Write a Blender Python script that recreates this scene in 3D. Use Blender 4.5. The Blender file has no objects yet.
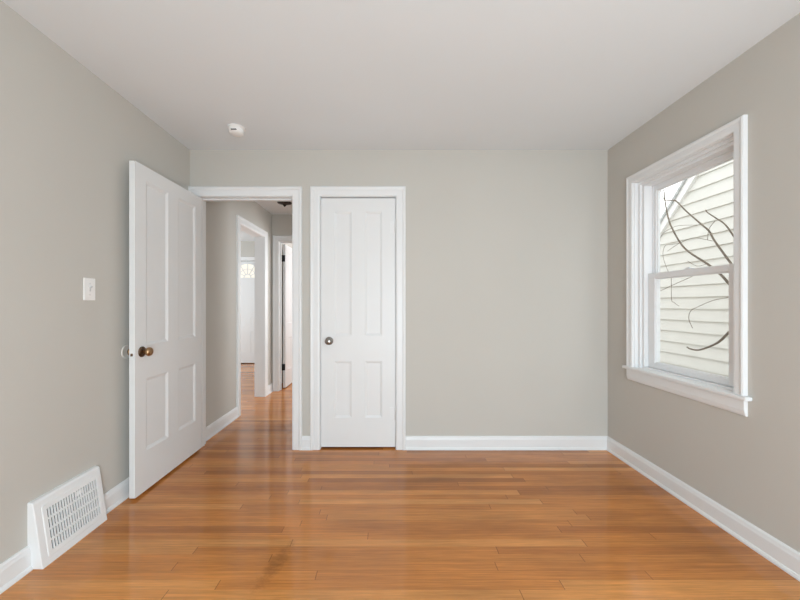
import bpy, bmesh, math, random
from mathutils import Vector, Matrix
random.seed(7)
C = bpy.context.scene.collection
sc = bpy.context.scene
PI = math.pi

# ------------------------------------------------------------------ camera
F, D, CH = 352.0, 2.873, 1.18          # focal length (px), distance to back wall, eye height
VX, VY = 389.0, 304.5                  # where the view axis meets the picture
cd = bpy.data.cameras.new('camera'); cam = bpy.data.objects.new('camera', cd); C.objects.link(cam)
cd.sensor_fit = 'HORIZONTAL'; cd.sensor_width = 36; cd.lens = F / 800 * 36
cd.shift_x = (400 - VX) / 800; cd.shift_y = (VY - 300) / 800
cd.clip_start = 0.05; cd.clip_end = 200
cam.location = (0, 0, CH); cam.rotation_euler = (PI / 2, 0, 0)
sc.camera = cam

# ------------------------------------------------------------------ sky, added fill lights, exposure
w = bpy.data.worlds.new('sky'); sc.world = w; w.use_nodes = True
bg = w.node_tree.nodes['Background']
bg.inputs[0].default_value = (0.97, 0.99, 1.0, 1); bg.inputs[1].default_value = 1.9


def area(name, loc, target, sx, sy, power, color=(1, 1, 1), spread=180):
    l = bpy.data.lights.new(name, 'AREA'); l.shape = 'RECTANGLE'; l.size = sx; l.size_y = sy
    l.energy = power; l.color = color; l.spread = math.radians(spread)
    o = bpy.data.objects.new(name, l); C.objects.link(o); o.location = loc
    o.rotation_euler = (Vector(target) - Vector(loc)).to_track_quat('-Z', 'Y').to_euler()
    return o


area('fill_front', (0.75, -1.50, 0.85), (-0.15, 2.0, 0.80), 1.7, 1.6, 66, (0.77, 0.915, 1.0))  # main fill, added at an invented opening behind the camera
area('fill_living', (-4.95, 5.3, 1.3), (-2.6, 5.9, 1.9), 1.6, 1.4, 80, (0.84, 0.94, 1.0))  # added fill for the living room, no window is built there
area('fill_far_bedroom', (0.35, 6.4, 1.5), (-1.4, 5.6, 1.2), 1.4, 1.3, 55, (0.97, 0.98, 1.0))  # added fill to brighten the door leaf beyond the hall
area('fill_hall_side', (0.55, 3.75, 1.5), (-1.6, 4.2, 1.0), 0.5, 0.9, 22, (0.93, 0.97, 1.0))  # added fill for the hall's left wall, from an invented side room

sc.view_settings.view_transform = 'Standard'; sc.view_settings.look = 'None'
sc.view_settings.gamma = 1.0; sc.view_settings.exposure = 0.12
sc.view_settings.use_curve_mapping = False
sc.cycles.use_denoising = True
sc.cycles.max_bounces = 14; sc.cycles.diffuse_bounces = 10; sc.cycles.glossy_bounces = 5
sc.cycles.transparent_max_bounces = 12
sc.cycles.sample_clamp_indirect = 60.0


# ------------------------------------------------------------------ materials
def mat(name, color, rough=0.5, metal=0.0, noise=0.0, nscale=8.0, bump=0.0, bscale=200.0, spec=0.5, coat=0.0):
    m = bpy.data.materials.new(name); m.use_nodes = True
    nt = m.node_tree; b = nt.nodes['Principled BSDF']
    b.inputs['Roughness'].default_value = rough; b.inputs['Metallic'].default_value = metal
    b.inputs['Specular IOR Level'].default_value = spec
    b.inputs['Coat Weight'].default_value = coat
    tc = nt.nodes.new('ShaderNodeTexCoord')
    n = nt.nodes.new('ShaderNodeTexNoise'); n.inputs['Scale'].default_value = nscale; n.inputs['Detail'].default_value = 4
    nt.links.new(tc.outputs['Object'], n.inputs['Vector'])
    r = nt.nodes.new('ShaderNodeValToRGB')
    lo = [c * (1 - noise) for c in color]; hi = [min(1, c * (1 + noise)) for c in color]
    r.color_ramp.elements[0].color = (*lo, 1); r.color_ramp.elements[0].position = 0.3
    r.color_ramp.elements[1].color = (*hi, 1); r.color_ramp.elements[1].position = 0.7
    nt.links.new(n.outputs['Fac'], r.inputs['Fac']); nt.links.new(r.outputs['Color'], b.inputs['Base Color'])
    if bump:
        n2 = nt.nodes.new('ShaderNodeTexNoise'); n2.inputs['Scale'].default_value = bscale; n2.inputs['Detail'].default_value = 3
        nt.links.new(tc.outputs['Object'], n2.inputs['Vector'])
        bp = nt.nodes.new('ShaderNodeBump'); bp.inputs['Strength'].default_value = bump; bp.inputs['Distance'].default_value = 0.002
        nt.links.new(n2.outputs['Fac'], bp.inputs['Height']); nt.links.new(bp.outputs['Normal'], b.inputs['Normal'])
    return m


def glass_mat():
    m = bpy.data.materials.new('window_glass'); m.use_nodes = True; nt = m.node_tree
    nt.nodes.remove(nt.nodes['Principled BSDF'])
    t = nt.nodes.new('ShaderNodeBsdfTransparent'); t.inputs[0].default_value = (0.985, 0.99, 0.985, 1)
    g = nt.nodes.new('ShaderNodeBsdfGlossy'); g.inputs['Roughness'].default_value = 0.02
    lw_ = nt.nodes.new('ShaderNodeLayerWeight'); lw_.inputs[0].default_value = 0.5
    pw = nt.nodes.new('ShaderNodeMath'); pw.operation = 'POWER'; pw.inputs[1].default_value = 5.0
    fr = nt.nodes.new('ShaderNodeMath'); fr.operation = 'MULTIPLY_ADD'; fr.inputs[1].default_value = 0.6; fr.inputs[2].default_value = 0.02
    nt.links.new(lw_.outputs['Facing'], pw.inputs[0]); nt.links.new(pw.outputs[0], fr.inputs[0])
    mx = nt.nodes.new('ShaderNodeMixShader')
    nt.links.new(fr.outputs[0], mx.inputs[0]); nt.links.new(t.outputs[0], mx.inputs[1]); nt.links.new(g.outputs[0], mx.inputs[2])
    nt.links.new(mx.outputs[0], nt.nodes['Material Output'].inputs[0])
    return m


def floor_mat():
    m = bpy.data.materials.new('oak_strip_floor'); m.use_nodes = True; nt = m.node_tree
    N, L = nt.nodes, nt.links; b = N['Principled BSDF']

    def M(op, a, bb=None, c=None):
        n = N.new('ShaderNodeMath'); n.operation = op
        for i, v in enumerate((a, bb, c)):
            if v is None: continue
            if isinstance(v, (int, float)): n.inputs[i].default_value = v
            else: L.new(v, n.inputs[i])
        return n.outputs[0]

    def comb(x, y, z=0.0):
        n = N.new('ShaderNodeCombineXYZ')
        for i, v in enumerate((x, y, z)):
            if isinstance(v, (int, float)): n.inputs[i].default_value = v
            else: L.new(v, n.inputs[i])
        return n.outputs[0]

    def noise(vec, detail=3.0, rough=0.55):
        n = N.new('ShaderNodeTexNoise'); n.inputs['Scale'].default_value = 1.0
        n.inputs['Detail'].default_value = detail; n.inputs['Roughness'].default_value = rough
        L.new(vec, n.inputs['Vector']); return n.outputs['Fac']

    def mix(kind, fac, a, bb):
        n = N.new('ShaderNodeMix'); n.data_type = 'RGBA'; n.blend_type = kind
        for i, v in ((0, fac), (6, a), (7, bb)):
            if isinstance(v, (int, float)): n.inputs[i].default_value = v
            elif isinstance(v, tuple): n.inputs[i].default_value = v
            else: L.new(v, n.inputs[i])
        return n.outputs[2]

    tc = N.new('ShaderNodeTexCoord'); sp = N.new('ShaderNodeSeparateXYZ'); L.new(tc.outputs['Object'], sp.inputs[0])
    X, Y = sp.outputs[0], sp.outputs[1]
    W, LEN = 0.052, 1.45
    yr = M('DIVIDE', Y, W); row = M('FLOOR', yr); fy = M('FRACT', yr)
    wn = N.new('ShaderNodeTexWhiteNoise'); wn.noise_dimensions = '1D'; L.new(row, wn.inputs['W'])
    xs = M('DIVIDE', M('ADD', X, M('MULTIPLY', wn.outputs['Value'], 3.7)), LEN)
    col = M('FLOOR', xs); fx = M('FRACT', xs)
    w2 = N.new('ShaderNodeTexWhiteNoise'); w2.noise_dimensions = '2D'; L.new(comb(row, col), w2.inputs['Vector'])
    pid = w2.outputs['Value']
    ramp = N.new('ShaderNodeValToRGB'); cr = ramp.color_ramp
    cr.elements[0].position = 0.0; cr.elements[0].color = FLOOR_COL[0]
    cr.elements[1].position = 1.0; cr.elements[1].color = FLOOR_COL[3]
    e = cr.elements.new(0.25); e.color = FLOOR_COL[1]
    e = cr.elements.new(0.7); e.color = FLOOR_COL[2]
    L.new(pid, ramp.inputs[0])
    off = M('MULTIPLY', pid, 37.0)
    g1 = noise(comb(M('MULTIPLY', X, 2.2), M('MULTIPLY', Y, 95.0), off), 4.0, 0.6)
    g2 = noise(comb(M('MULTIPLY', X, 9.0), M('MULTIPLY', Y, 160.0), off), 3.0, 0.6)
    big = noise(comb(M('MULTIPLY', X, 1.5), M('MULTIPLY', Y, 5.0), 3.0), 3.0)
    gr = N.new('ShaderNodeMapRange'); L.new(g1, gr.inputs[0])
    gr.inputs[1].default_value = 0.3; gr.inputs[2].default_value = 0.75; gr.inputs[3].default_value = 0.76; gr.inputs[4].default_value = 1.14
    gr2 = N.new('ShaderNodeMapRange'); L.new(g2, gr2.inputs[0])
    gr2.inputs[1].default_value = 0.35; gr2.inputs[2].default_value = 0.7; gr2.inputs[3].default_value = 0.88; gr2.inputs[4].default_value = 1.06
    gb = N.new('ShaderNodeMapRange'); L.new(big, gb.inputs[0])
    gb.inputs[1].default_value = 0.3; gb.inputs[2].default_value = 0.7; gb.inputs[3].default_value = 0.80; gb.inputs[4].default_value = 1.13
    fac = M('MULTIPLY', M('MULTIPLY', gr.outputs[0], gr2.outputs[0]), gb.outputs[0])
    # seams
    sy = M('LESS_THAN', M('MINIMUM', fy, M('SUBTRACT', 1.0, fy)), 0.016)
    sx = M('LESS_THAN', fx, 0.0022)
    seam = M('MAXIMUM', M('MULTIPLY', sy, M('ADD', 0.10, M('MULTIPLY', wn.outputs['Value'], 0.28))), M('MULTIPLY', sx, 0.55))
    fac = M('MULTIPLY', fac, M('SUBTRACT', 1.0, seam))
    # an old scuff trail across the middle boards
    px, py = M('SUBTRACT', X, -0.515), M('SUBTRACT', Y, 1.60)
    u = M('SUBTRACT', px, M('MULTIPLY', py, 0.22))
    d = M('ADD', M('POWER', M('DIVIDE', M('ABSOLUTE', u), 0.045), 2.0), M('POWER', M('DIVIDE', M('ABSOLUTE', py), 0.16), 2.0))
    st = N.new('ShaderNodeMapRange'); L.new(M('ADD', d, M('MULTIPLY', noise(comb(M('MULTIPLY', X, 22.0), M('MULTIPLY', Y, 48.0)), 4.0, 0.7), 4.2)), st.inputs[0])
    st.inputs[1].default_value = 1.9; st.inputs[2].default_value = 3.1; st.inputs[3].default_value = 0.70; st.inputs[4].default_value = 1.0
    fac = M('MULTIPLY', fac, st.outputs[0])
    col3 = mix('MULTIPLY', 1.0, ramp.outputs[0], comb(fac, fac, fac))
    L.new(col3, b.inputs['Base Color'])
    rr = N.new('ShaderNodeMapRange'); L.new(g1, rr.inputs[0]); rr.inputs[3].default_value = 0.08; rr.inputs[4].default_value = 0.17
    L.new(rr.outputs[0], b.inputs['Roughness'])
    b.inputs['Specular IOR Level'].default_value = 0.55
    bp = N.new('ShaderNodeBump'); bp.inputs['Strength'].default_value = 0.12; bp.inputs['Distance'].default_value = 0.0015
    hh = M('SUBTRACT', M('ADD', M('MULTIPLY', g1, 0.25), M('MULTIPLY', pid, 0.35)), M('MULTIPLY', seam, 2.0))
    L.new(hh, bp.inputs['Height']); L.new(bp.outputs['Normal'], b.inputs['Normal'])
    return m


FLOOR_COL = [(0.41, 0.145, 0.034, 1), (0.56, 0.208, 0.048, 1), (0.62, 0.240, 0.058, 1), (0.73, 0.325, 0.095, 1)]
WALL = mat('greige_wall_paint', (0.555, 0.538, 0.500), 0.75, noise=0.012, nscale=1.5, bump=0.06, bscale=350, spec=0.25)
CEIL = mat('ceiling_paint', (0.745, 0.785, 0.812), 0.85, noise=0.008, nscale=2, bump=0.04, bscale=250, spec=0.2)
TRIM = mat('white_trim_paint', (0.785, 0.800, 0.810), 0.38, noise=0.008, nscale=5, spec=0.45)
DOORP = mat('white_door_paint', (0.765, 0.778, 0.785), 0.40, noise=0.01, nscale=3, bump=0.04, bscale=120, spec=0.45)
VINYL = mat('white_vinyl', (0.80, 0.815, 0.83), 0.35, noise=0.005, spec=0.45)
PLAST = mat('white_plastic', (0.86, 0.86, 0.85), 0.35, noise=0.005, spec=0.5)
BUMP = mat('clear_grey_vinyl', (0.66, 0.65, 0.61), 0.3)
PLASTG = mat('grey_white_plastic', (0.62, 0.62, 0.62), 0.4)
VENTM = mat('white_enamel', (0.82, 0.835, 0.845), 0.32, noise=0.006, spec=0.5)
DARK = mat('dark_duct', (0.045, 0.043, 0.04), 0.8)
BRASS = mat('antique_brass', (0.42, 0.27, 0.15), 0.28, 1.0, noise=0.2, nscale=60)
BRASSD = mat('tarnished_brass', (0.16, 0.11, 0.075), 0.38, 1.0, noise=0.3, nscale=60)
NICKEL = mat('aged_nickel', (0.30, 0.28, 0.26), 0.28, 1.0, noise=0.2, nscale=50)
STEEL = mat('grey_steel', (0.45, 0.44, 0.43), 0.35, 1.0)
BRONZE = mat('black_bronze', (0.035, 0.028, 0.024), 0.45, 0.6, noise=0.2, nscale=40)
BLACK = mat('black_metal', (0.02, 0.02, 0.02), 0.45, 0.4)
FROST = mat('frosted_shade', (0.78, 0.74, 0.68), 0.4)
SIDING = mat('cream_clapboard', (0.70, 0.705, 0.665), 0.6, noise=0.03, nscale=5, bump=0.1, bscale=60)
RAKE = mat('white_fascia', (0.86, 0.87, 0.86), 0.5, noise=0.02)
ROOFM = mat('grey_shingle', (0.50, 0.52, 0.52), 0.9, noise=0.25, nscale=25)
BARK = mat('grey_brown_bark', (0.20, 0.165, 0.13), 0.9, noise=0.35, nscale=45)
GROUND = mat('concrete_drive', (0.42, 0.41, 0.39), 0.9, noise=0.15, nscale=3)
GLASS = glass_mat()
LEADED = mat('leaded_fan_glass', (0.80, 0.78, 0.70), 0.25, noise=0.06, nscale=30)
OAK = floor_mat()
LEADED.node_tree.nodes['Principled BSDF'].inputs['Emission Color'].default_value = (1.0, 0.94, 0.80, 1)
LEADED.node_tree.nodes['Principled BSDF'].inputs['Emission Strength'].default_value = 0.35   # glow painted into the glass, standing in for daylight through it


# ------------------------------------------------------------------ mesh helpers
def box(bm, x0, x1, y0, y1, z0, z1):
    v = [bm.verts.new(p) for p in ((x0, y0, z0), (x1, y0, z0), (x1, y1, z0), (x0, y1, z0), (x0, y0, z1), (x1, y0, z1), (x1, y1, z1), (x0, y1, z1))]
    for f in ((0, 3, 2, 1), (4, 5, 6, 7), (0, 1, 5, 4), (1, 2, 6, 5), (2, 3, 7, 6), (3, 0, 4, 7)):
        bm.faces.new([v[i] for i in f])


def prism(bm, poly, fn0, fn1):
    """polygon of 2-D points swept between two mapping functions"""
    a = [bm.verts.new(fn0(*p)) for p in poly]; b = [bm.verts.new(fn1(*p)) for p in poly]
    n = len(poly)
    for i in range(n):
        j = (i + 1) % n; bm.faces.new((a[i], a[j], b[j], b[i]))
    bm.faces.new(a[::-1]); bm.faces.new(b)


def lathe(bm, prof, org, axis, seg=32):
    """profile of (radius, height) turned about an axis"""
    ax = Vector(axis).normalized(); q = ax.to_track_quat('Z', 'Y'); o = Vector(org); rings = []
    for r, h in prof:
        if r < 1e-6: rings.append([bm.verts.new(o + q @ Vector((0, 0, h)))])
        else: rings.append([bm.verts.new(o + q @ Vector((r * math.cos(2 * PI * i / seg), r * math.sin(2 * PI * i / seg), h))) for i in range(seg)])
    for a, b in zip(rings, rings[1:]):
        for i in range(seg):
            j = (i + 1) % seg
            if len(a) == 1 and len(b) == 1: break
            if len(a) == 1: f = bm.faces.new((a[0], b[i], b[j]))
            elif len(b) == 1: f = bm.faces.new((a[i], a[j], b[0]))
            else: f = bm.faces.new((a[i], a[j], b[j], b[i]))
            f.smooth = True


def tube(bm, pts, radii, seg=8):
    pts = [Vector(p) for p in pts]; rings = []
    for i, p in enumerate(pts):
        d = (pts[min(i + 1, len(pts) - 1)] - pts[max(i - 1, 0)]).normalized()
        q = d.to_track_quat('Z', 'Y')
        rings.append([bm.verts.new(p + q @ Vector((radii[i] * math.cos(2 * PI * k / seg), radii[i] * math.sin(2 * PI * k / seg), 0))) for k in range(seg)])
    # keep rings aligned
    for a, b in zip(rings, rings[1:]):
        s = min(range(seg), key=lambda k: (b[k].co - a[0].co).length)
        b[:] = b[s:] + b[:s]
    for a, b in zip(rings, rings[1:]):
        for k in range(seg):
            f = bm.faces.new((a[k], a[(k + 1) % seg], b[(k + 1) % seg], b[k])); f.smooth = True
    bm.faces.new(rings[0][::-1]); bm.faces.new(rings[-1])


def smooth_path(pts, n=6):
    P = [Vector(p) for p in pts]; P = [2 * P[0] - P[1]] + P + [2 * P[-1] - P[-2]]; out = []
    for i in range(1, len(P) - 2):
        for k in range(n):
            t = k / n
            out.append(0.5 * ((2 * P[i]) + (P[i + 1] - P[i - 1]) * t + (2 * P[i - 1] - 5 * P[i] + 4 * P[i + 1] - P[i + 2]) * t * t + (3 * P[i] - P[i - 1] - 3 * P[i + 1] + P[i + 2]) * t ** 3))
    out.append(P[-2]); return out


def obj(name, bm, m, parent=None, loc=None, rz=None, bevel=0.0, seg=2, kind=None):
    bmesh.ops.recalc_face_normals(bm, faces=bm.faces[:])
    me = bpy.data.meshes.new(name); bm.to_mesh(me); bm.free(); me.materials.append(m)
    o = bpy.data.objects.new(name, me); C.objects.link(o)
    if parent: o.parent = parent
    if loc: o.location = loc
    if rz is not None: o.rotation_euler = (0, 0, rz)
    if kind: o['kind'] = kind
    if bevel:
        b = o.modifiers.new('bevel', 'BEVEL'); b.width = bevel; b.segments = seg; b.limit_method = 'ANGLE'; b.angle_limit = math.radians(40)
    return o


def B(*boxes):
    bm = bmesh.new()
    for x in boxes: box(bm, *x)
    return bm


def empty(name, label, cat, loc=(0, 0, 0), rz=0.0, kind=None, group=None):
    o = bpy.data.objects.new(name, None); C.objects.link(o); o.location = loc; o.rotation_euler = (0, 0, rz)
    o.empty_display_size = 0.1
    o['label'] = label; o['category'] = cat
    if kind: o['kind'] = kind
    if group: o['group'] = group
    return o


def tag(o, label, cat=None, group=None):
    o['label'] = label
    if cat: o['category'] = cat
    if group: o['group'] = group
    return o


def casing(bm, fn, a0, a1, z0, z1, prof, closed=False):
    """moulding mitred round an opening; fn(a, z, n) -> point, prof = (outward, raised)"""
    cols = []
    for u, n in prof:
        pts = [(a0 - u, z0 - (u if closed else 0)), (a0 - u, z1 + u), (a1 + u, z1 + u), (a1 + u, z0 - (u if closed else 0))]
        cols.append([bm.verts.new(fn(a, z, n)) for a, z in pts])
    k = len(prof); segs = [(0, 1), (1, 2), (2, 3)] + ([(3, 0)] if closed else [])
    for i in range(k):
        j = (i + 1) % k
        for p, q in segs: bm.faces.new((cols[i][p], cols[i][q], cols[j][q], cols[j][p]))
    if not closed:
        bm.faces.new([c[0] for c in cols]); bm.faces.new([c[3] for c in cols][::-1])


CAS = [(0, 0), (0, 0.013), (0.006, 0.016), (0.014, 0.0175), (0.050, 0.0175), (0.056, 0.022), (0.066, 0.0245), (0.073, 0.0235), (0.077, 0.019), (0.077, 0)]
BASE = [(0, 0), (0.024, 0), (0.0235, 0.008), (0.019, 0.017), (0.0155, 0.020), (0.0155, 0.082), (0.013, 0.090), (0.011, 0.100), (0.005, 0.108), (0, 0.108)]


def baseboard(bm, p0, p1, n):
    """p0, p1 floor points on the wall face; n = into the room"""
    p0, p1, n = Vector((*p0, 0)), Vector((*p1, 0)), Vector((*n, 0)).normalized()
    prism(bm, BASE, lambda d, z: p0 + n * d + Vector((0, 0, z)), lambda d, z: p1 + n * d + Vector((0, 0, z)))


# ------------------------------------------------------------------ frames of the slightly splayed side walls
XL, XR = -1.626, 1.785
AL, AR = 0.014, -0.0085
LW = ((XL, D, 0), AL); RW = ((XR, D, 0), AR)


def lw(x, y, z=0.0):  # wall-left frame -> world
    return (XL + x * math.cos(AL) - y * math.sin(AL), D + x * math.sin(AL) + y * math.cos(AL), z)


def rw(x, y, z=0.0):
    return (XR + x * math.cos(AR) - y * math.sin(AR), D + x * math.sin(AR) + y * math.cos(AR), z)


FRONT = -1.55
H, HH = 2.44, 2.41
# door openings
O1a, O1b, O1h = -1.561, -0.785, 2.060      # bedroom doorway
O2a, O2b, O2h = -0.563, 0.058, 2.062       # closet
HL, HR = -1.60, -0.70                      # hall walls
LO0, LO1 = 3.767, 4.507                    # doorway to living room in hall left wall
EY = 4.81                                  # hall end wall
E0, E1 = -1.507, -0.787                    # doorway in hall end wall
DH = 2.043

# ------------------------------------------------------------------ setting
obj('floor', B((-5.2, 1.95, FRONT - 0.1, 9.2, -0.05, 0)), OAK, kind='structure')
obj('ceiling', B((-1.8, 2.0, FRONT - 0.1, D + 0.06, H, H + 0.1)), CEIL, kind='structure')
obj('ceiling_hall', B((-1.66, 0.7, D + 0.06, 4.87, HH, HH + 0.13)), CEIL, kind='structure')
obj('ceiling_living', B((-5.2, -1.66, D - 0.1, 9.2, H, H + 0.1), (-1.66, 0.7, 4.87, 9.2, H, H + 0.1)), CEIL, kind='structure')

obj('wall_left', B((-0.12, 0, FRONT - D - 0.05, 0.0, 0, H)), WALL, loc=LW[0], rz=AL, kind='structure')
# right wall with the window opening
WC = 2.178 - D                             # window centre in the wall's frame
WH, WZ0, WZ1 = 0.385, 0.705, 2.072
obj('wall_right', B((0, 0.16, FRONT - D - 0.05, WC - WH, 0, H), (0, 0.16, WC + WH, 0.12, 0, H),
                    (0, 0.16, WC - WH, WC + WH, 0, WZ0), (0, 0.16, WC - WH, WC + WH, WZ1, H)), WALL, loc=RW[0], rz=AR, kind='structure')
obj('wall_back', B((-1.74, O1a, D, D + 0.12, 0, H), (O1a, O1b, D, D + 0.12, O1h, H), (O1b, O2a, D, D + 0.12, 0, H),
                   (O2a, O2b, D, D + 0.12, O2h, H), (O2b, 1.95, D, D + 0.12, 0, H)), WALL, kind='structure')
fx0, fx1, fz0, fz1 = -0.2, 1.65, 0.02, 2.0  # unseen opening added in the front wall to go with the main fill
obj('wall_front', B((-1.8, fx0, FRONT - 0.1, FRONT, 0, H), (fx1, 1.95, FRONT - 0.1, FRONT, 0, H),
                    (fx0, fx1, FRONT - 0.1, FRONT, 0, fz0), (fx0, fx1, FRONT - 0.1, FRONT, fz1, H)), WALL, kind='structure')
obj('wall_hall_left', B((HL - 0.12, HL, D + 0.12, LO0, 0, H), (HL - 0.12, HL, LO0, LO1, DH, H), (HL - 0.12, HL, LO1, 9.1, 0, H)), WALL, kind='structure')
obj('wall_hall_right', B((HR, HR + 0.10, D + 0.12, 3.53, 0, H), (HR, HR + 0.10, 3.53, 4.3, DH, H), (HR, HR + 0.10, 4.3, EY, 0, H)), WALL, kind='structure')  # unseen gap added in this wall so the side fill reaches the hall
obj('wall_hall_end', B((HL, E0, EY, EY + 0.12, 0, H), (E0, E1, EY, EY + 0.12, DH, H), (E1, 0.6, EY, EY + 0.12, 0, H)), WALL, kind='structure')
obj('wall_closet', B((O2b + 0.2, O2b + 0.3, D + 0.12, D + 0.50, 0, H), (HR + 0.1, O2b + 0.3, D + 0.50, D + 0.60, 0, H)), WALL, kind='structure')
LVY = 7.0
obj('wall_fill_room', B((0.35, 0.7, 3.38, 3.48, 0, H), (0.6, 0.7, 3.48, EY, 0, H)), WALL, kind='structure')  # unseen side room, invented to house the hall's fill light
obj('wall_living_far', B((-5.1, -3.30, LVY, LVY + 0.12, 0, H), (-2.34, HL - 0.12, LVY, LVY + 0.12, 0, H), (-3.30, -2.34, LVY, LVY + 0.12, 2.05, H)), WALL, kind='structure')
obj('wall_living_left', B((-5.2, -5.1, D, 9.1, 0, H)), WALL, kind='structure')
obj('wall_living_near', B((-5.1, -1.74, D, D + 0.12, 0, H)), WALL, kind='structure')
obj('wall_bedroom', B((0.6, 0.7, EY, 9.1, 0, H), (HL, 0.7, 9.0, 9.1, 0, H)), WALL, kind='structure')
obj('ground', B((2.2, 14, -8, 16, -0.5, -0.4)), GROUND, kind='structure')

# baseboards
bm = bmesh.new()
baseboard(bm, lw(0, 1.934 - D)[:2], lw(0, -0.02)[:2], (1, 0)); baseboard(bm, lw(0, FRONT - D)[:2], lw(0, 1.565 - D)[:2], (1, 0))
obj('baseboard_left', bm, TRIM, kind='structure')
bm = bmesh.new(); baseboard(bm, rw(0, FRONT - D)[:2], rw(0, 0)[:2], (-1, 0)); obj('baseboard_right', bm, TRIM, kind='structure')
bm = bmesh.new()
baseboard(bm, (O2b + 0.077, D), (XR, D), (0, -1)); baseboard(bm, (O1b + 0.077, D), (O2a - 0.077, D), (0, -1))
obj('baseboard_back', bm, TRIM, kind='structure')
bm = bmesh.new()
baseboard(bm, (HL, D + 0.13), (HL, LO0 - 0.077), (1, 0)); baseboard(bm, (HL, LO1 + 0.077), (HL, EY), (1, 0))
obj('baseboard_hall_left', bm, TRIM, kind='structure')
bm = bmesh.new(); baseboard(bm, (HR, D + 0.13), (HR, 3.45), (-1, 0)); baseboard(bm, (HR, 4.38), (HR, EY), (-1, 0)); obj('baseboard_hall_right', bm, TRIM, kind='structure')
bm = bmesh.new(); baseboard(bm, (-5.1, LVY), (-3.38, LVY), (0, -1)); baseboard(bm, (-2.26, LVY), (HL - 0.12, LVY), (0, -1))
obj('baseboard_living', bm, TRIM, kind='structure')

# door casings and jambs
JT = 0.004


def doorway(name, fn, a0, a1, h, depth, stop=None):
    """casing on the near face plus a jamb lining; fn(a, z, n), n < 0 into the wall"""
    bm = bmesh.new(); casing(bm, fn, a0, a1, 0, h, CAS)
    obj(name, bm, TRIM, kind='structure')
    bm = bmesh.new()
    casing(bm, fn, a0 + JT, a1 - JT, 0, h - JT, [(JT - 0.0005, 0.003), (JT - 0.0005, -depth), (0, -depth), (0, 0.003)])
    if stop:
        casing(bm, fn, a0 + JT, a1 - JT, 0, h - JT, [(0.001, -stop[0]), (0.001, -stop[1]), (-0.011, -stop[1]), (-0.011, -stop[0])])
    return bm


back = lambda a, z, n: (a, D - n, z)
hl = lambda a, z, n: (HL + n, a, z)
he = lambda a, z, n: (a, EY - n, z)
bm = doorway('trim_1', back, O1a, O1b, O1h, 0.12, (0.042, 0.078)); obj('trim_2', bm, TRIM, kind='structure')
bm = doorway('trim_3', back, O2a, O2b, O2h, 0.12, (0.048, 0.08)); obj('trim_4', bm, TRIM, kind='structure')
bm = doorway('trim_5', hl, LO0, LO1, DH, 0.12); obj('trim_6', bm, TRIM, kind='structure')
bm = doorway('trim_7', he, E0, E1, DH, 0.12, (0.045, 0.08)); obj('trim_8', bm, TRIM, kind='structure')


# ------------------------------------------------------------------ panelled doors
def leaf(w, h, t, panels, rec=0.009, bev=0.016):
    """door leaf in its own frame: x 0..w, y 0..t, z 0..h, panels = (x0, x1, z0, z1) sunk on both faces"""
    bm = bmesh.new()
    xs = sorted({0, w, *[p[0] for p in panels], *[p[1] for p in panels]})
    zs = sorted({0, h, *[p[2] for p in panels], *[p[3] for p in panels]})
    isp = lambda xa, xb, za, zb: any(p[0] <= xa + 1e-6 and xb <= p[1] + 1e-6 and p[2] <= za + 1e-6 and zb <= p[3] + 1e-6 for p in panels)
    for y, s in ((0, 1), (t, -1)):
        for xa, xb in zip(xs, xs[1:]):
            for za, zb in zip(zs, zs[1:]):
                if not isp(xa, xb, za, zb):
                    bm.faces.new([bm.verts.new(p) for p in ((xa, y, za), (xb, y, za), (xb, y, zb), (xa, y, zb))])
        for x0, x1, z0, z1 in panels:
            loops = []
            for ins, dep in ((0, 0), (0.002, 0.0025), (0.007, 0.004), (bev, rec), (bev + 0.001, rec)):
                loops.append([bm.verts.new((x, y + s * dep, z)) for x, z in ((x0 + ins, z0 + ins), (x1 - ins, z0 + ins), (x1 - ins, z1 - ins), (x0 + ins, z1 - ins))])
            for a, b in zip(loops, loops[1:]):
                for i in range(4): bm.faces.new((a[i], a[(i + 1) % 4], b[(i + 1) % 4], b[i]))
            bm.faces.new(loops[-1])
    for q in (((0, 0, 0), (0, t, 0), (0, t, h), (0, 0, h)), ((w, 0, 0), (w, t, 0), (w, t, h), (w, 0, h)), ((0, 0, 0), (w, 0, 0), (w, t, 0), (0, t, 0)), ((0, 0, h), (w, 0, h), (w, t, h), (0, t, h))):
        bm.faces.new([bm.verts.new(p) for p in q])
    bmesh.ops.remove_doubles(bm, verts=bm.verts[:], dist=1e-5)
    return bm


def knob(parent, org, axis, m, rm, scale=1.0, length=0.060, name='door_knob'):
    a = Vector(axis)
    bm = bmesh.new()
    lathe(bm, [(0, 0), (0.033 * scale, 0), (0.033 * scale, 0.003), (0.029 * scale, 0.007), (0.017 * scale, 0.010), (0.012 * scale, 0.012), (0, 0.012)], org, axis)
    obj('rosette', bm, rm, parent)
    bm = bmesh.new(); L = length
    lathe(bm, [(0, 0.011), (0.0115 * scale, 0.011), (0.0105 * scale, L * 0.36), (0.014 * scale, L * 0.43), (0.0235 * scale, L * 0.52), (0.0275 * scale, L * 0.66), (0.0275 * scale, L * 0.78), (0.024 * scale, L * 0.90), (0.015 * scale, L * 0.975), (0, L)], org, axis)
    obj(name, bm, m, parent)


def panels4(w, st, mid, z):
    pw = (w - 2 * st - mid) / 2
    return [(st, st + pw, z[0], z[1]), (st + pw + mid, w - st, z[0], z[1]), (st, st + pw, z[2], z[3]), (st + pw + mid, w - st, z[2], z[3])]


# door_1: the bedroom door, swung 90 degrees into the room
LT = 0.035
DW = 0.758
d1 = empty('door_1', 'white four-panel door standing open beside the left wall, brass knob', 'door', (-1.5255, D - 0.004, 0.016), -PI / 2 + 0.003, kind='structure')
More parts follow.
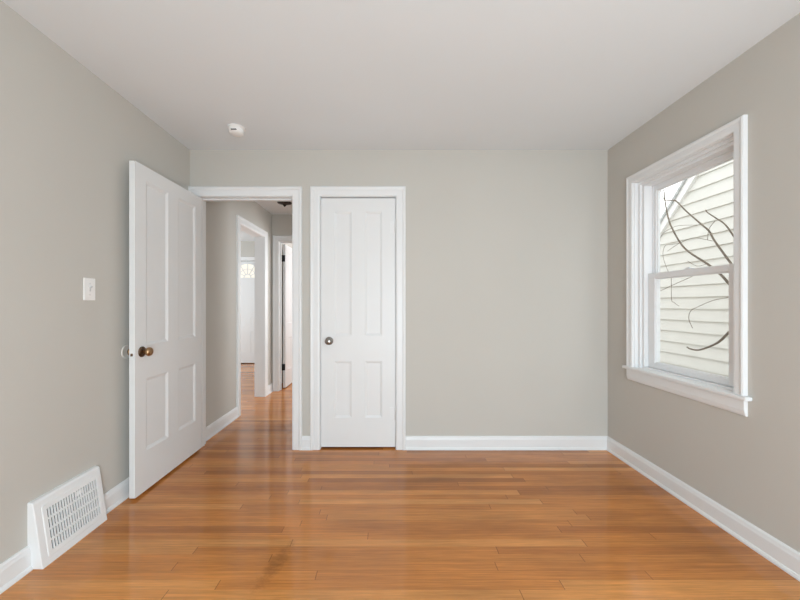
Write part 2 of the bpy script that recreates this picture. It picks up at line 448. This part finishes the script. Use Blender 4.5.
# leaf frame: local x along -Y from the hinge, local y = thickness towards -X
obj('door_leaf', leaf(DW, 2.028, LT, panels4(DW, 0.098, 0.122, (0.248, 0.700, 0.912, 1.935))), DOORP, d1, bevel=0.0015, seg=1).location = (0, -LT, 0)
# local y axis maps to world +X after turning -90 deg, so the room face is local y = 0
KX, KZ = DW - 0.059, 0.873
knob(d1, (KX, 0.0, KZ), (0, 1, 0), BRASS, BRASSD, 1.0, 0.062)
knob(d1, (KX, -LT, KZ), (0, -1, 0), BRASS, BRASSD, 1.0, 0.042)
bm = B((DW - 0.0005, DW + 0.0012, -0.030, -0.006, KZ - 0.040, KZ + 0.018))
lp = obj('latch_plate', bm, TRIM, d1)
bm = B((DW, DW + 0.007, -0.024, -0.012, KZ - 0.020, KZ - 0.004)); obj('latch_bolt', bm, BRASSD, lp, bevel=0.002)
for z in (0.22, 1.78):
    bm = bmesh.new(); lathe(bm, [(0, -0.045), (0.006, -0.045), (0.006, 0.045), (0.004, 0.050), (0, 0.050)], (-0.004, -LT - 0.004, z), (0, 0, 1), 16)
    obj('hinge', bm, TRIM, d1)

# door_2: closet door
CW = O2b - O2a - 2 * JT - 0.006
d2 = empty('door_2', 'closed narrow white four-panel closet door with a dark nickel knob', 'door', (O2a + JT + 0.003, D + 0.010, 0.014), 0, kind='structure')
obj('door_leaf', leaf(CW, 2.036, LT, panels4(CW, 0.108, 0.110, (0.240, 0.700, 0.912, 1.925))), DOORP, d2, bevel=0.0015, seg=1)
knob(d2, (0.066, 0, 0.868), (0, -1, 0), NICKEL, NICKEL, 1.02, 0.058)
for z in (0.275, 1.80):
    bm = bmesh.new(); box(bm, CW - 0.042, CW - 0.002, -0.003, 0.0, z - 0.05, z + 0.05)
    box(bm, CW + 0.004, CW + 0.024, -0.013, -0.009, z - 0.05, z + 0.05)
    lathe(bm, [(0, -0.055), (0.0065, -0.055), (0.0065, 0.052), (0.0045, 0.058), (0.006, 0.062), (0, 0.066)], (CW + 0.0015, -0.006, z), (0, 0, 1), 16)
    obj('hinge', bm, TRIM, d2)

# door_3: door at the end of the hall, opened away
d3 = empty('door_3', 'white door ajar at the far end of the hall on black hinges', 'door', (E0 + JT + 0.015 + LT, EY + 0.128, 0.012), PI / 2, kind='structure')
obj('door_leaf', leaf(0.68, 2.012, LT, panels4(0.68, 0.10, 0.10, (0.24, 0.69, 0.90, 1.91))), DOORP, d3, bevel=0.0015, seg=1)
for z in (0.29, 1.815):
    bm = bmesh.new(); lathe(bm, [(0, -0.047), (0.009, -0.047), (0.009, 0.047), (0, 0.047)], (-0.006, LT + 0.007, z), (0, 0, 1), 16)
    box(bm, -0.0025, -0.0005, 0.004, LT + 0.012, z - 0.045, z + 0.045)
    tag(obj('hinge', bm, BLACK, d3), 'black hinge')

# door_4: front door with fan light, across the living room
d4 = empty('door_4', 'white front door with a fan-shaped light, seen through the hall doorway', 'door', (-3.27, LVY + 0.02, 0.015), 0, kind='structure')
FW = 0.90
fan = []
obj('door_leaf', leaf(FW, 2.028, 0.044, panels4(FW, 0.13, 0.12, (0.20, 0.62, 0.74, 0.90)), 0.004), DOORP, d4)
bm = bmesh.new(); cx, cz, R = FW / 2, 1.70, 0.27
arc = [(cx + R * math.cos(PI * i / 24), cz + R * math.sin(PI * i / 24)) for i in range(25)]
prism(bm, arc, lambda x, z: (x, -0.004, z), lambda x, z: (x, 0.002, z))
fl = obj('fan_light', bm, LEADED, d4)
bm = bmesh.new()
for i in range(24):
    a, b_ = arc[i], arc[i + 1]
    k0 = [(a[0], a[1]), (b_[0], b_[1]), (cx + (b_[0] - cx) * 1.09, cz + (b_[1] - cz) * 1.09), (cx + (a[0] - cx) * 1.09, cz + (a[1] - cz) * 1.09)]
    prism(bm, k0, lambda x, z: (x, -0.014, z), lambda x, z: (x, 0.002, z))
box(bm, cx - R * 1.09, cx + R * 1.09, -0.014, 0.002, cz - 0.024, cz)
for i in range(1, 6):
    th = PI * i / 6; c, s = math.cos(th), math.sin(th); nx, nz = -s * 0.008, c * 0.008
    k0 = [(cx + c * 0.07 + nx, cz + s * 0.07 + nz), (cx + c * R + nx, cz + s * R + nz), (cx + c * R - nx, cz + s * R - nz), (cx + c * 0.07 - nx, cz + s * 0.07 - nz)]
    prism(bm, k0, lambda x, z: (x, -0.011, z), lambda x, z: (x, -0.003, z))
for r0, r1 in ((0.06, 0.078), (0.165, 0.178)):
    for i in range(18):
        t0, t1 = PI * i / 18, PI * (i + 1) / 18
        k0 = [(cx + r0 * math.cos(t0), cz + r0 * math.sin(t0)), (cx + r0 * math.cos(t1), cz + r0 * math.sin(t1)), (cx + r1 * math.cos(t1), cz + r1 * math.sin(t1)), (cx + r1 * math.cos(t0), cz + r1 * math.sin(t0))]
        prism(bm, k0, lambda x, z: (x, -0.011, z), lambda x, z: (x, -0.003, z))
obj('glazing_bars', bm, TRIM, fl)
bm = bmesh.new(); casing(bm, lambda a, z, n: (a, LVY - n, z), -3.30, -2.34, 0, 2.05, CAS); obj('trim_9', bm, TRIM, kind='structure')
obj('wall_behind_front_door', B((-3.30, -2.34, LVY + 0.07, LVY + 0.12, 0, 2.05)), DARK, kind='structure')

# ------------------------------------------------------------------ window_1
wn = empty('window_1', 'white double-hung window in the right wall', 'window', rw(0, WC, 0), AR, kind='structure')
WCAS = [(0, 0), (0, 0.014), (0.005, 0.019), (0.012, 0.020), (0.036, 0.020), (0.041, 0.023), (0.050, 0.025), (0.057, 0.022), (0.058, 0.018), (0.058, 0)]
wf = lambda a, z, n: (-n, a, z)
bm = bmesh.new(); casing(bm, wf, -0.378, 0.378, 0.727, 2.062, WCAS); obj('casing', bm, TRIM, wn)
# jamb liner round the reveal
bm = B((-0.002, 0.05, -0.3845, -0.373, 0.727, 2.068), (-0.002, 0.05, 0.373, 0.3845, 0.727, 2.068), (-0.002, 0.05, -0.373, 0.373, 2.059, 2.0715))
obj('jamb', bm, TRIM, wn)
# stool and apron
bm = B((-0.038, 0.0, -0.462, 0.462, 0.7055, 0.727), (0.0, 0.16, -0.3845, 0.3845, 0.7055, 0.727)); obj('stool', bm, TRIM, wn, bevel=0.006, seg=3)
bm = bmesh.new()
prism(bm, [(0, 0.705), (-0.019, 0.705), (-0.019, 0.655), (-0.016, 0.643), (-0.013, 0.632), (-0.008, 0.625), (0, 0.625)],
      lambda x, z: (x, -0.436, z), lambda x, z: (x, 0.436, z)); obj('apron', bm, TRIM, wn)


def ring(bm, x0, x1, hy_o, hy_i, zo0, zo1, zi0, zi1):
    box(bm, x0, x1, -hy_o, -hy_i, zo0, zo1); box(bm, x0, x1, hy_i, hy_o, zo0, zo1)
    box(bm, x0, x1, -hy_i, hy_i, zo0, zi0); box(bm, x0, x1, -hy_i, hy_i, zi1, zo1)


bm = bmesh.new()
ring(bm, 0.022, 0.036, 0.373, 0.352, 0.727, 2.059, 0.728, 2.040)
ring(bm, 0.036, 0.150, 0.373, 0.330, 0.727, 2.059, 0.737, 2.022)
ring(bm, 0.092, 0.098, 0.330, 0.321, 0.737, 2.022, 0.745, 2.014)
obj('frame', bm, VINYL, wn, bevel=0.002, seg=2)


def sash(name, x0, x1, hy, st, z0, z1, gz0, gz1, xg):
    bm = bmesh.new(); ring(bm, x0, x1, hy, st, z0, z1, gz0, gz1)
    s = obj(name, bm, VINYL, wn, bevel=0.0025, seg=2)
    bm = bmesh.new(); ring(bm, x0 + 0.008, x1 - 0.004, st, st - 0.006, gz0, gz1, gz0 + 0.006, gz1 - 0.006)
    obj('glazing_bead', bm, VINYL, s)
    obj('glass_pane', B((xg, xg + 0.003, -st, st, gz0, gz1)), GLASS, s)
    return s


lo = sash('lower_sash', 0.064, 0.092, 0.3285, 0.268, 0.738, 1.398, 0.776, 1.360, 0.078)
up = sash('upper_sash', 0.0985, 0.120, 0.3285, 0.300, 1.362, 2.0215, 1.398, 1.984, 0.108)
bm = B((0.070, 0.090, -0.030, 0.030, 1.398, 1.404), (0.074, 0.086, -0.004, 0.026, 1.404, 1.412)); obj('sash_lock', bm, VINYL, lo, bevel=0.002)

# ------------------------------------------------------------------ baseboard register on the left wall
vy = (1.565 + 1.934) / 2 - D; vl = 0.369
v = empty('floor_register', 'white slanted metal heat register with slotted grille on the left baseboard', 'vent', lw(0, vy, 0), AL)
S0, S1 = Vector((0.066, 0, 0.0)), Vector((0.024, 0, 0.286))     # foot and head of the slanted face
Sd = (S1 - S0); SL = Sd.length; Sd.normalize(); Sn = Vector((Sd.z, 0, -Sd.x))


def sp(u, s, n=0.0):
    return S0 + Sd * s + Sn * n + Vector((0, u, 0))


hw = vl / 2; gu0, gu1, gs0, gs1 = -hw + 0.052, hw - 0.036, 0.050, 0.246
bm = bmesh.new()
for y in (-hw, hw):
    bm.faces.new([bm.verts.new(p) for p in ((0, y, 0), (S0.x, y, 0), (S1.x, y, S1.z), (0.017, y, 0.295), (0, y, 0.297))])
for a, b_ in (((S1.x, S1.z), (0.017, 0.295)), ((0.017, 0.295), (0, 0.297)), ((S0.x, 0), (0, 0))):
    bm.faces.new([bm.verts.new(p) for p in ((a[0], -hw, a[1]), (a[0], hw, a[1]), (b_[0], hw, b_[1]), (b_[0], -hw, b_[1]))])
for u0, u1, s0, s1 in ((-hw, gu0, 0, SL), (gu1, hw, 0, SL), (gu0, gu1, 0, gs0), (gu0, gu1, gs1, SL)):
    bm.faces.new([bm.verts.new(sp(*p)) for p in ((u0, s0), (u1, s0), (u1, s1), (u0, s1))])
bmesh.ops.remove_doubles(bm, verts=bm.verts[:], dist=1e-5)
obj('housing', bm, VENTM, v, bevel=0.004, seg=3)


def sbox(bm, u0, u1, s0, s1, n0, n1):
    vv = [bm.verts.new(sp(u, s, n)) for n in (n0, n1) for u, s in ((u0, s0), (u1, s0), (u1, s1), (u0, s1))]
    for f in ((0, 3, 2, 1), (4, 5, 6, 7), (0, 1, 5, 4), (1, 2, 6, 5), (2, 3, 7, 6), (3, 0, 4, 7)): bm.faces.new([vv[i] for i in f])


# raised rounded rim round the grille
bm = bmesh.new()


def rrect(m, r, n=6):
    a0, a1, b0, b1 = gu0 - m, gu1 + m, gs0 - m, gs1 + m; P = []
    for cx_, cy_, t0 in ((a1 - r, b1 - r, 0), (a0 + r, b1 - r, PI / 2), (a0 + r, b0 + r, PI), (a1 - r, b0 + r, 1.5 * PI)):
        P += [(cx_ + r * math.cos(t0 + PI / 2 * i / n), cy_ + r * math.sin(t0 + PI / 2 * i / n)) for i in range(n + 1)]
    return P


loops = [[bm.verts.new(sp(u, s, n)) for u, s in rrect(m, r)] for m, r, n in ((0.020, 0.014, 0.0002), (0.018, 0.012, 0.0022), (0.015, 0.010, 0.0028), (0.010, 0.008, 0.0026), (-0.001, 0.003, 0.0024), (-0.001, 0.003, -0.001))]
for a, b_ in zip(loops, loops[1:]):
    for i in range(len(a)): bm.faces.new((a[i], a[(i + 1) % len(a)], b_[(i + 1) % len(a)], b_[i]))
obj('grille_rim', bm, VENTM, v)
bm = bmesh.new(); NC, NR = 20, 4; pu = (gu1 - gu0) / NC; ps = (gs1 - gs0) / NR
for i in range(NC + 1):
    u = gu0 + i * pu; sbox(bm, u - 0.0030, u + 0.0030, gs0, gs1, -0.004, 0.0016)
for j in range(NR + 1):
    s = gs0 + j * ps; sbox(bm, gu0, gu1, s - 0.0042, s + 0.0042, -0.004, 0.0020)
obj('grille', bm, VENTM, v)
bm = bmesh.new(); sbox(bm, gu0 - 0.004, gu1 + 0.004, gs0 - 0.004, gs1 + 0.004, -0.0205, -0.0190); obj('damper', bm, DARK, v)
bm = bmesh.new(); sbox(bm, gu0 + pu * 11.2, gu0 + pu * 13.6, gs0 + ps * 3.35, gs0 + ps * 3.75, -0.0075, -0.001)
obj('damper_lever', bm, VENTM, v, bevel=0.001)

# ------------------------------------------------------------------ light switch
s_ = empty('light_switch', 'small white toggle light switch plate on the left wall', 'light switch', lw(0, 1.890 - D, 1.262), AL)
bm = B((0, 0.0065, -0.037, 0.037, -0.060, 0.060)); obj('cover_plate', bm, PLAST, s_, bevel=0.003, seg=3)
bm = bmesh.new(); prism(bm, [(0.006, -0.012), (0.0085, -0.012), (0.0085, 0.004), (0.019, 0.012), (0.017, 0.016), (0.006, 0.012)], lambda x, z: (x, -0.0050, z), lambda x, z: (x, 0.0050, z))
tag(obj('toggle', bm, PLASTG, s_, bevel=0.001), 'pale grey toggle lever')
for z in (-0.030, 0.030):
    bm = bmesh.new(); lathe(bm, [(0, 0.006), (0.0032, 0.006), (0.0030, 0.0076), (0, 0.0080)], (0, 0, z), (1, 0, 0), 14); obj('screw', bm, PLASTG, s_)

# ------------------------------------------------------------------ wall bumper behind the knob
kw = d1.matrix_basis @ Vector((KX, -LT, KZ))
b_ = bmesh.new(); lathe(b_, [(0, 0), (0.043, 0), (0.043, 0.003), (0.040, 0.006), (0.034, 0.0065), (0.030, 0.004), (0, 0.0035)], (0, 0, 0), (1, 0, 0), 40)
tag(obj('wall_bumper', b_, BUMP, loc=lw(0, kw.y - D - 0.006, kw.z), rz=AL), 'round white door bumper disc on left wall behind the brass knob', 'door bumper')

# ------------------------------------------------------------------ smoke detector
sd = empty('smoke_detector', 'round white smoke detector on the ceiling above the open door', 'smoke detector', (-1.088, 2.51, H))
bm = bmesh.new(); lathe(bm, [(0, 0), (0.060, 0), (0.060, -0.006), (0.056, -0.009), (0, -0.009)], (0, 0, 0), (0, 0, 1), 40); obj('base', bm, PLAST, sd)
bm = bmesh.new(); lathe(bm, [(0.050, -0.009), (0.050, -0.030), (0.047, -0.040), (0.040, -0.046), (0.022, -0.049), (0, -0.0495)], (0, 0, 0), (0, 0, 1), 40); obj('cover', bm, PLAST, sd)
bm = bmesh.new(); box(bm, -0.018, 0.020, -0.0515, -0.040, -0.037, -0.030); tag(obj('vent_slot', bm, BLACK, sd, bevel=0.002), 'dark slot')

# ------------------------------------------------------------------ hall ceiling light
hx, hy = -1.118, 3.77
hlt = empty('hall_ceiling_light', 'dark bronze ceiling light in the hall beyond the doorway', 'ceiling light', (hx, hy, HH - 0.016))
bm = bmesh.new(); lathe(bm, [(0, 0.016), (0.062, 0.016), (0.062, -0.010), (0.040, -0.022), (0.012, -0.026), (0, -0.026)], (0, 0, 0), (0, 0, 1)); obj('canopy', bm, BRONZE, hlt)
bm = bmesh.new(); lathe(bm, [(0, -0.02), (0.006, -0.02), (0.006, -0.125), (0, -0.125)], (0, 0, 0), (0, 0, 1), 16); obj('stem', bm, BRONZE, hlt)
bm = bmesh.new(); lathe(bm, [(0.012, -0.112), (0.070, -0.118), (0.076, -0.124), (0.074, -0.130), (0.050, -0.137), (0.026, -0.144), (0, -0.146)], (0, 0, 0), (0, 0, 1), 40); obj('pan', bm, BRONZE, hlt)
bm = bmesh.new(); lathe(bm, [(0.018, -0.142), (0.020, -0.150), (0.012, -0.158), (0.007, -0.166), (0, -0.170)], (0, 0, 0), (0, 0, 1), 20); obj('finial', bm, BRONZE, hlt)

# ------------------------------------------------------------------ neighbour's house outside the window
HX = 3.87
hs = empty('neighbour_house', 'cream clapboard house with a steep gable outside the window', 'house', (HX, 2.2, -0.4))
RY, RZ, RS = 4.853, 2.294, 1.06           # a point on the gable edge and its slope
PKY = 2.2; PKZ = RZ + (RY - PKY) * RS; EAVE = 5.35
edge = lambda z: min(EAVE, RY - (z - RZ) / RS)
to = lambda x, y, z: (x - HX, y - 2.2, z + 0.4)
bm = bmesh.new(); EX = 0.150; z = 1.126 - EX * 10
while z < PKZ - 0.05:
    z1 = min(z + EX + 0.01, PKZ); ya, yb = edge(z), edge(z1)
    pts0 = [(HX - 0.025, z), (HX - 0.003, z1), (HX + 0.02, z1), (HX + 0.02, z)]
    vs = []
    for sgn in (1, -1):
        vs.append([bm.verts.new(to(x, PKY + sgn * ((ya if zz == z else yb) - PKY), zz)) for x, zz in pts0])
    for i in range(4): bm.faces.new((vs[0][i], vs[0][(i + 1) % 4], vs[1][(i + 1) % 4], vs[1][i]))
    bm.faces.new(vs[0]); bm.faces.new(vs[1][::-1]); z += EX
obj('clapboard_siding', bm, SIDING, hs)
bm = bmesh.new()
prism(bm, [(EAVE, -0.4), (EAVE, edge(9) if False else RZ - (EAVE - RY) * RS), (PKY, PKZ), (2 * PKY - EAVE, RZ - (EAVE - RY) * RS), (2 * PKY - EAVE, -0.4)],
      lambda y, z: to(HX + 0.02, y, z), lambda y, z: to(HX + 5, y, z)); obj('house_body', bm, SIDING, hs)
for sgn in (1, -1):
    ye = EAVE + 0.25; ze = RZ - (ye - RY) * RS
    f = lambda y: PKY + sgn * (y - PKY)
    bm = bmesh.new()
    prism(bm, [(f(ye), ze), (f(PKY), PKZ), (f(PKY), PKZ + 0.125), (f(ye), ze + 0.125)], lambda y, z: to(HX - 0.050, y, z), lambda y, z: to(HX - 0.004, y, z))
    obj('rake_board', bm, RAKE, hs)
    bm = bmesh.new()
    prism(bm, [(f(ye + 0.03), ze + 0.125 - 0.03), (f(PKY), PKZ + 0.125), (f(PKY), PKZ + 0.165), (f(ye + 0.03), ze + 0.135)], lambda y, z: to(HX - 0.075, y, z), lambda y, z: to(HX + 5.1, y, z))
    obj('roof_slope', bm, ROOFM, hs)

# ------------------------------------------------------------------ bare shrub between the houses
TX = 2.72
tr = empty('bare_tree', 'leafless tree with thin bent branches outside the window', 'tree', (TX, 1.35, -0.4))


def at(px, py, X):                     # the point on the upright plane x = X
    Y = F * X / (px - VX); return Vector((X, Y, CH - (py - VY) * Y / F))


def branch(pts, r0, r1, root=None, dx=0.0, n=5):
    P = [at(px, py, TX + dx * (i / max(1, len(pts) - 1))) for i, (px, py) in enumerate(pts)]
    P = smooth_path(P, n)
    if root is not None:
        e, rt = P[-1], Vector(root); d = (P[-1] - P[-3]).normalized() * (rt - e).length * 0.5
        P += [e * (1 - t) ** 2 + (e + d) * 2 * t * (1 - t) + rt * t * t for t in [i / 14 for i in range(1, 15)]]
    k = len(P)
    R = [r0 + (r1 - r0) * (i / (k - 1)) for i in range(k)]
    o = Vector((TX, 1.35, -0.4)); bm = bmesh.new(); tube(bm, [p - o for p in P], R, 7)
    return obj('branch', bm, BARK, tr)


bm = bmesh.new(); tp = smooth_path([(0, 0, -0.02), (0.02, 0.02, 0.5), (-0.02, 0.0, 1.1), (0.03, -0.05, 1.9), (0.0, -0.1, 2.8)], 6)
tube(bm, tp, [0.05 - 0.035 * i / (len(tp) - 1) for i in range(len(tp))], 10); obj('trunk', bm, BARK, tr)
br = []
A = branch([(664, 191), (665, 201), (667.5, 215), (671, 226), (680, 242.5), (689, 252), (707.5, 264), (720, 274), (728, 282.5)], 0.0045, 0.0125, (TX - 0.01, 1.36, 0.62))
B_ = branch([(664.5, 200), (670, 200.5), (676, 201), (686, 211), (701, 224), (709, 231), (714, 240), (722.5, 252), (731, 263.5)], 0.0045, 0.0105, (TX + 0.01, 1.35, 0.88))
Cc = branch([(705.6, 210), (707.5, 212.5), (715, 217.5), (725, 224.4), (734.5, 237.5)], 0.004, 0.008, (TX, 1.33, 1.1))
Dd = branch([(687, 347), (690, 348.7), (698.8, 350), (711, 346), (720, 341), (729, 332)], 0.006, 0.012, (TX + 0.02, 1.36, 1.25))


def twig(parent, pts, r=0.0022):
    P = smooth_path([at(px, py, TX + 0.01) for px, py in pts], 5); k = len(P)
    o = Vector((TX, 1.35, -0.4)); bm = bmesh.new(); tube(bm, [p - o for p in P], [r] * k, 6)
    obj('twig', bm, BARK, parent)


twig(A, [(659, 240), (664, 232.5), (671, 228.5), (679, 225.6), (697.5, 225)])
twig(A, [(667.5, 251), (680, 243), (694, 238), (712.5, 241)])
twig(A, [(680, 243), (672, 244.5), (665, 246), (663, 256), (667.5, 270), (671, 276), (671.5, 299), (674, 302.5), (679, 306)])
twig(A, [(708, 268), (695, 275), (675, 284), (659, 291.5)], 0.0026)
twig(A, [(664, 191), (661.5, 188), (661, 193), (665, 201)], 0.0028)
twig(B_, [(715, 221), (709, 229), (707.5, 240)])
twig(B_, [(687.5, 261), (697, 266), (707, 264)])
twig(Dd, [(734, 296), (727.5, 297.5), (712.5, 300.6), (697.5, 307), (690.6, 311), (688.8, 319), (692.5, 328)], 0.0026)

# ------------------------------------------------------------------ added fill light: a glowing globe on a pole, unseen behind the viewpoint
GLOW = bpy.data.materials.new('fill_glow'); GLOW.use_nodes = True
gb = GLOW.node_tree.nodes['Principled BSDF']; gb.inputs['Base Color'].default_value = (0.8, 0.8, 0.8, 1)
gb.inputs['Emission Color'].default_value = (0.75, 0.91, 1.0, 1); gb.inputs['Emission Strength'].default_value = 55
gl = empty('fill_globe', 'added fill light, a glowing globe on a pole, unseen behind the viewpoint', 'fill light', (0.15, -0.55, 0))
bm = bmesh.new(); bmesh.ops.create_icosphere(bm, subdivisions=3, radius=0.14, matrix=Matrix.Translation((0, 0, 0.75))); obj('globe', bm, GLOW, gl)
bm = bmesh.new(); lathe(bm, [(0, 0), (0.14, 0), (0.14, 0.012), (0.03, 0.025), (0.010, 0.03), (0, 0.03)], (0, 0, 0), (0, 0, 1), 32); obj('base', bm, STEEL, gl)
bm = bmesh.new(); lathe(bm, [(0, 0.025), (0.010, 0.025), (0.010, 0.59), (0.045, 0.60), (0.045, 0.625), (0, 0.625)], (0, 0, 0), (0, 0, 1), 24); obj('pole', bm, STEEL, gl)
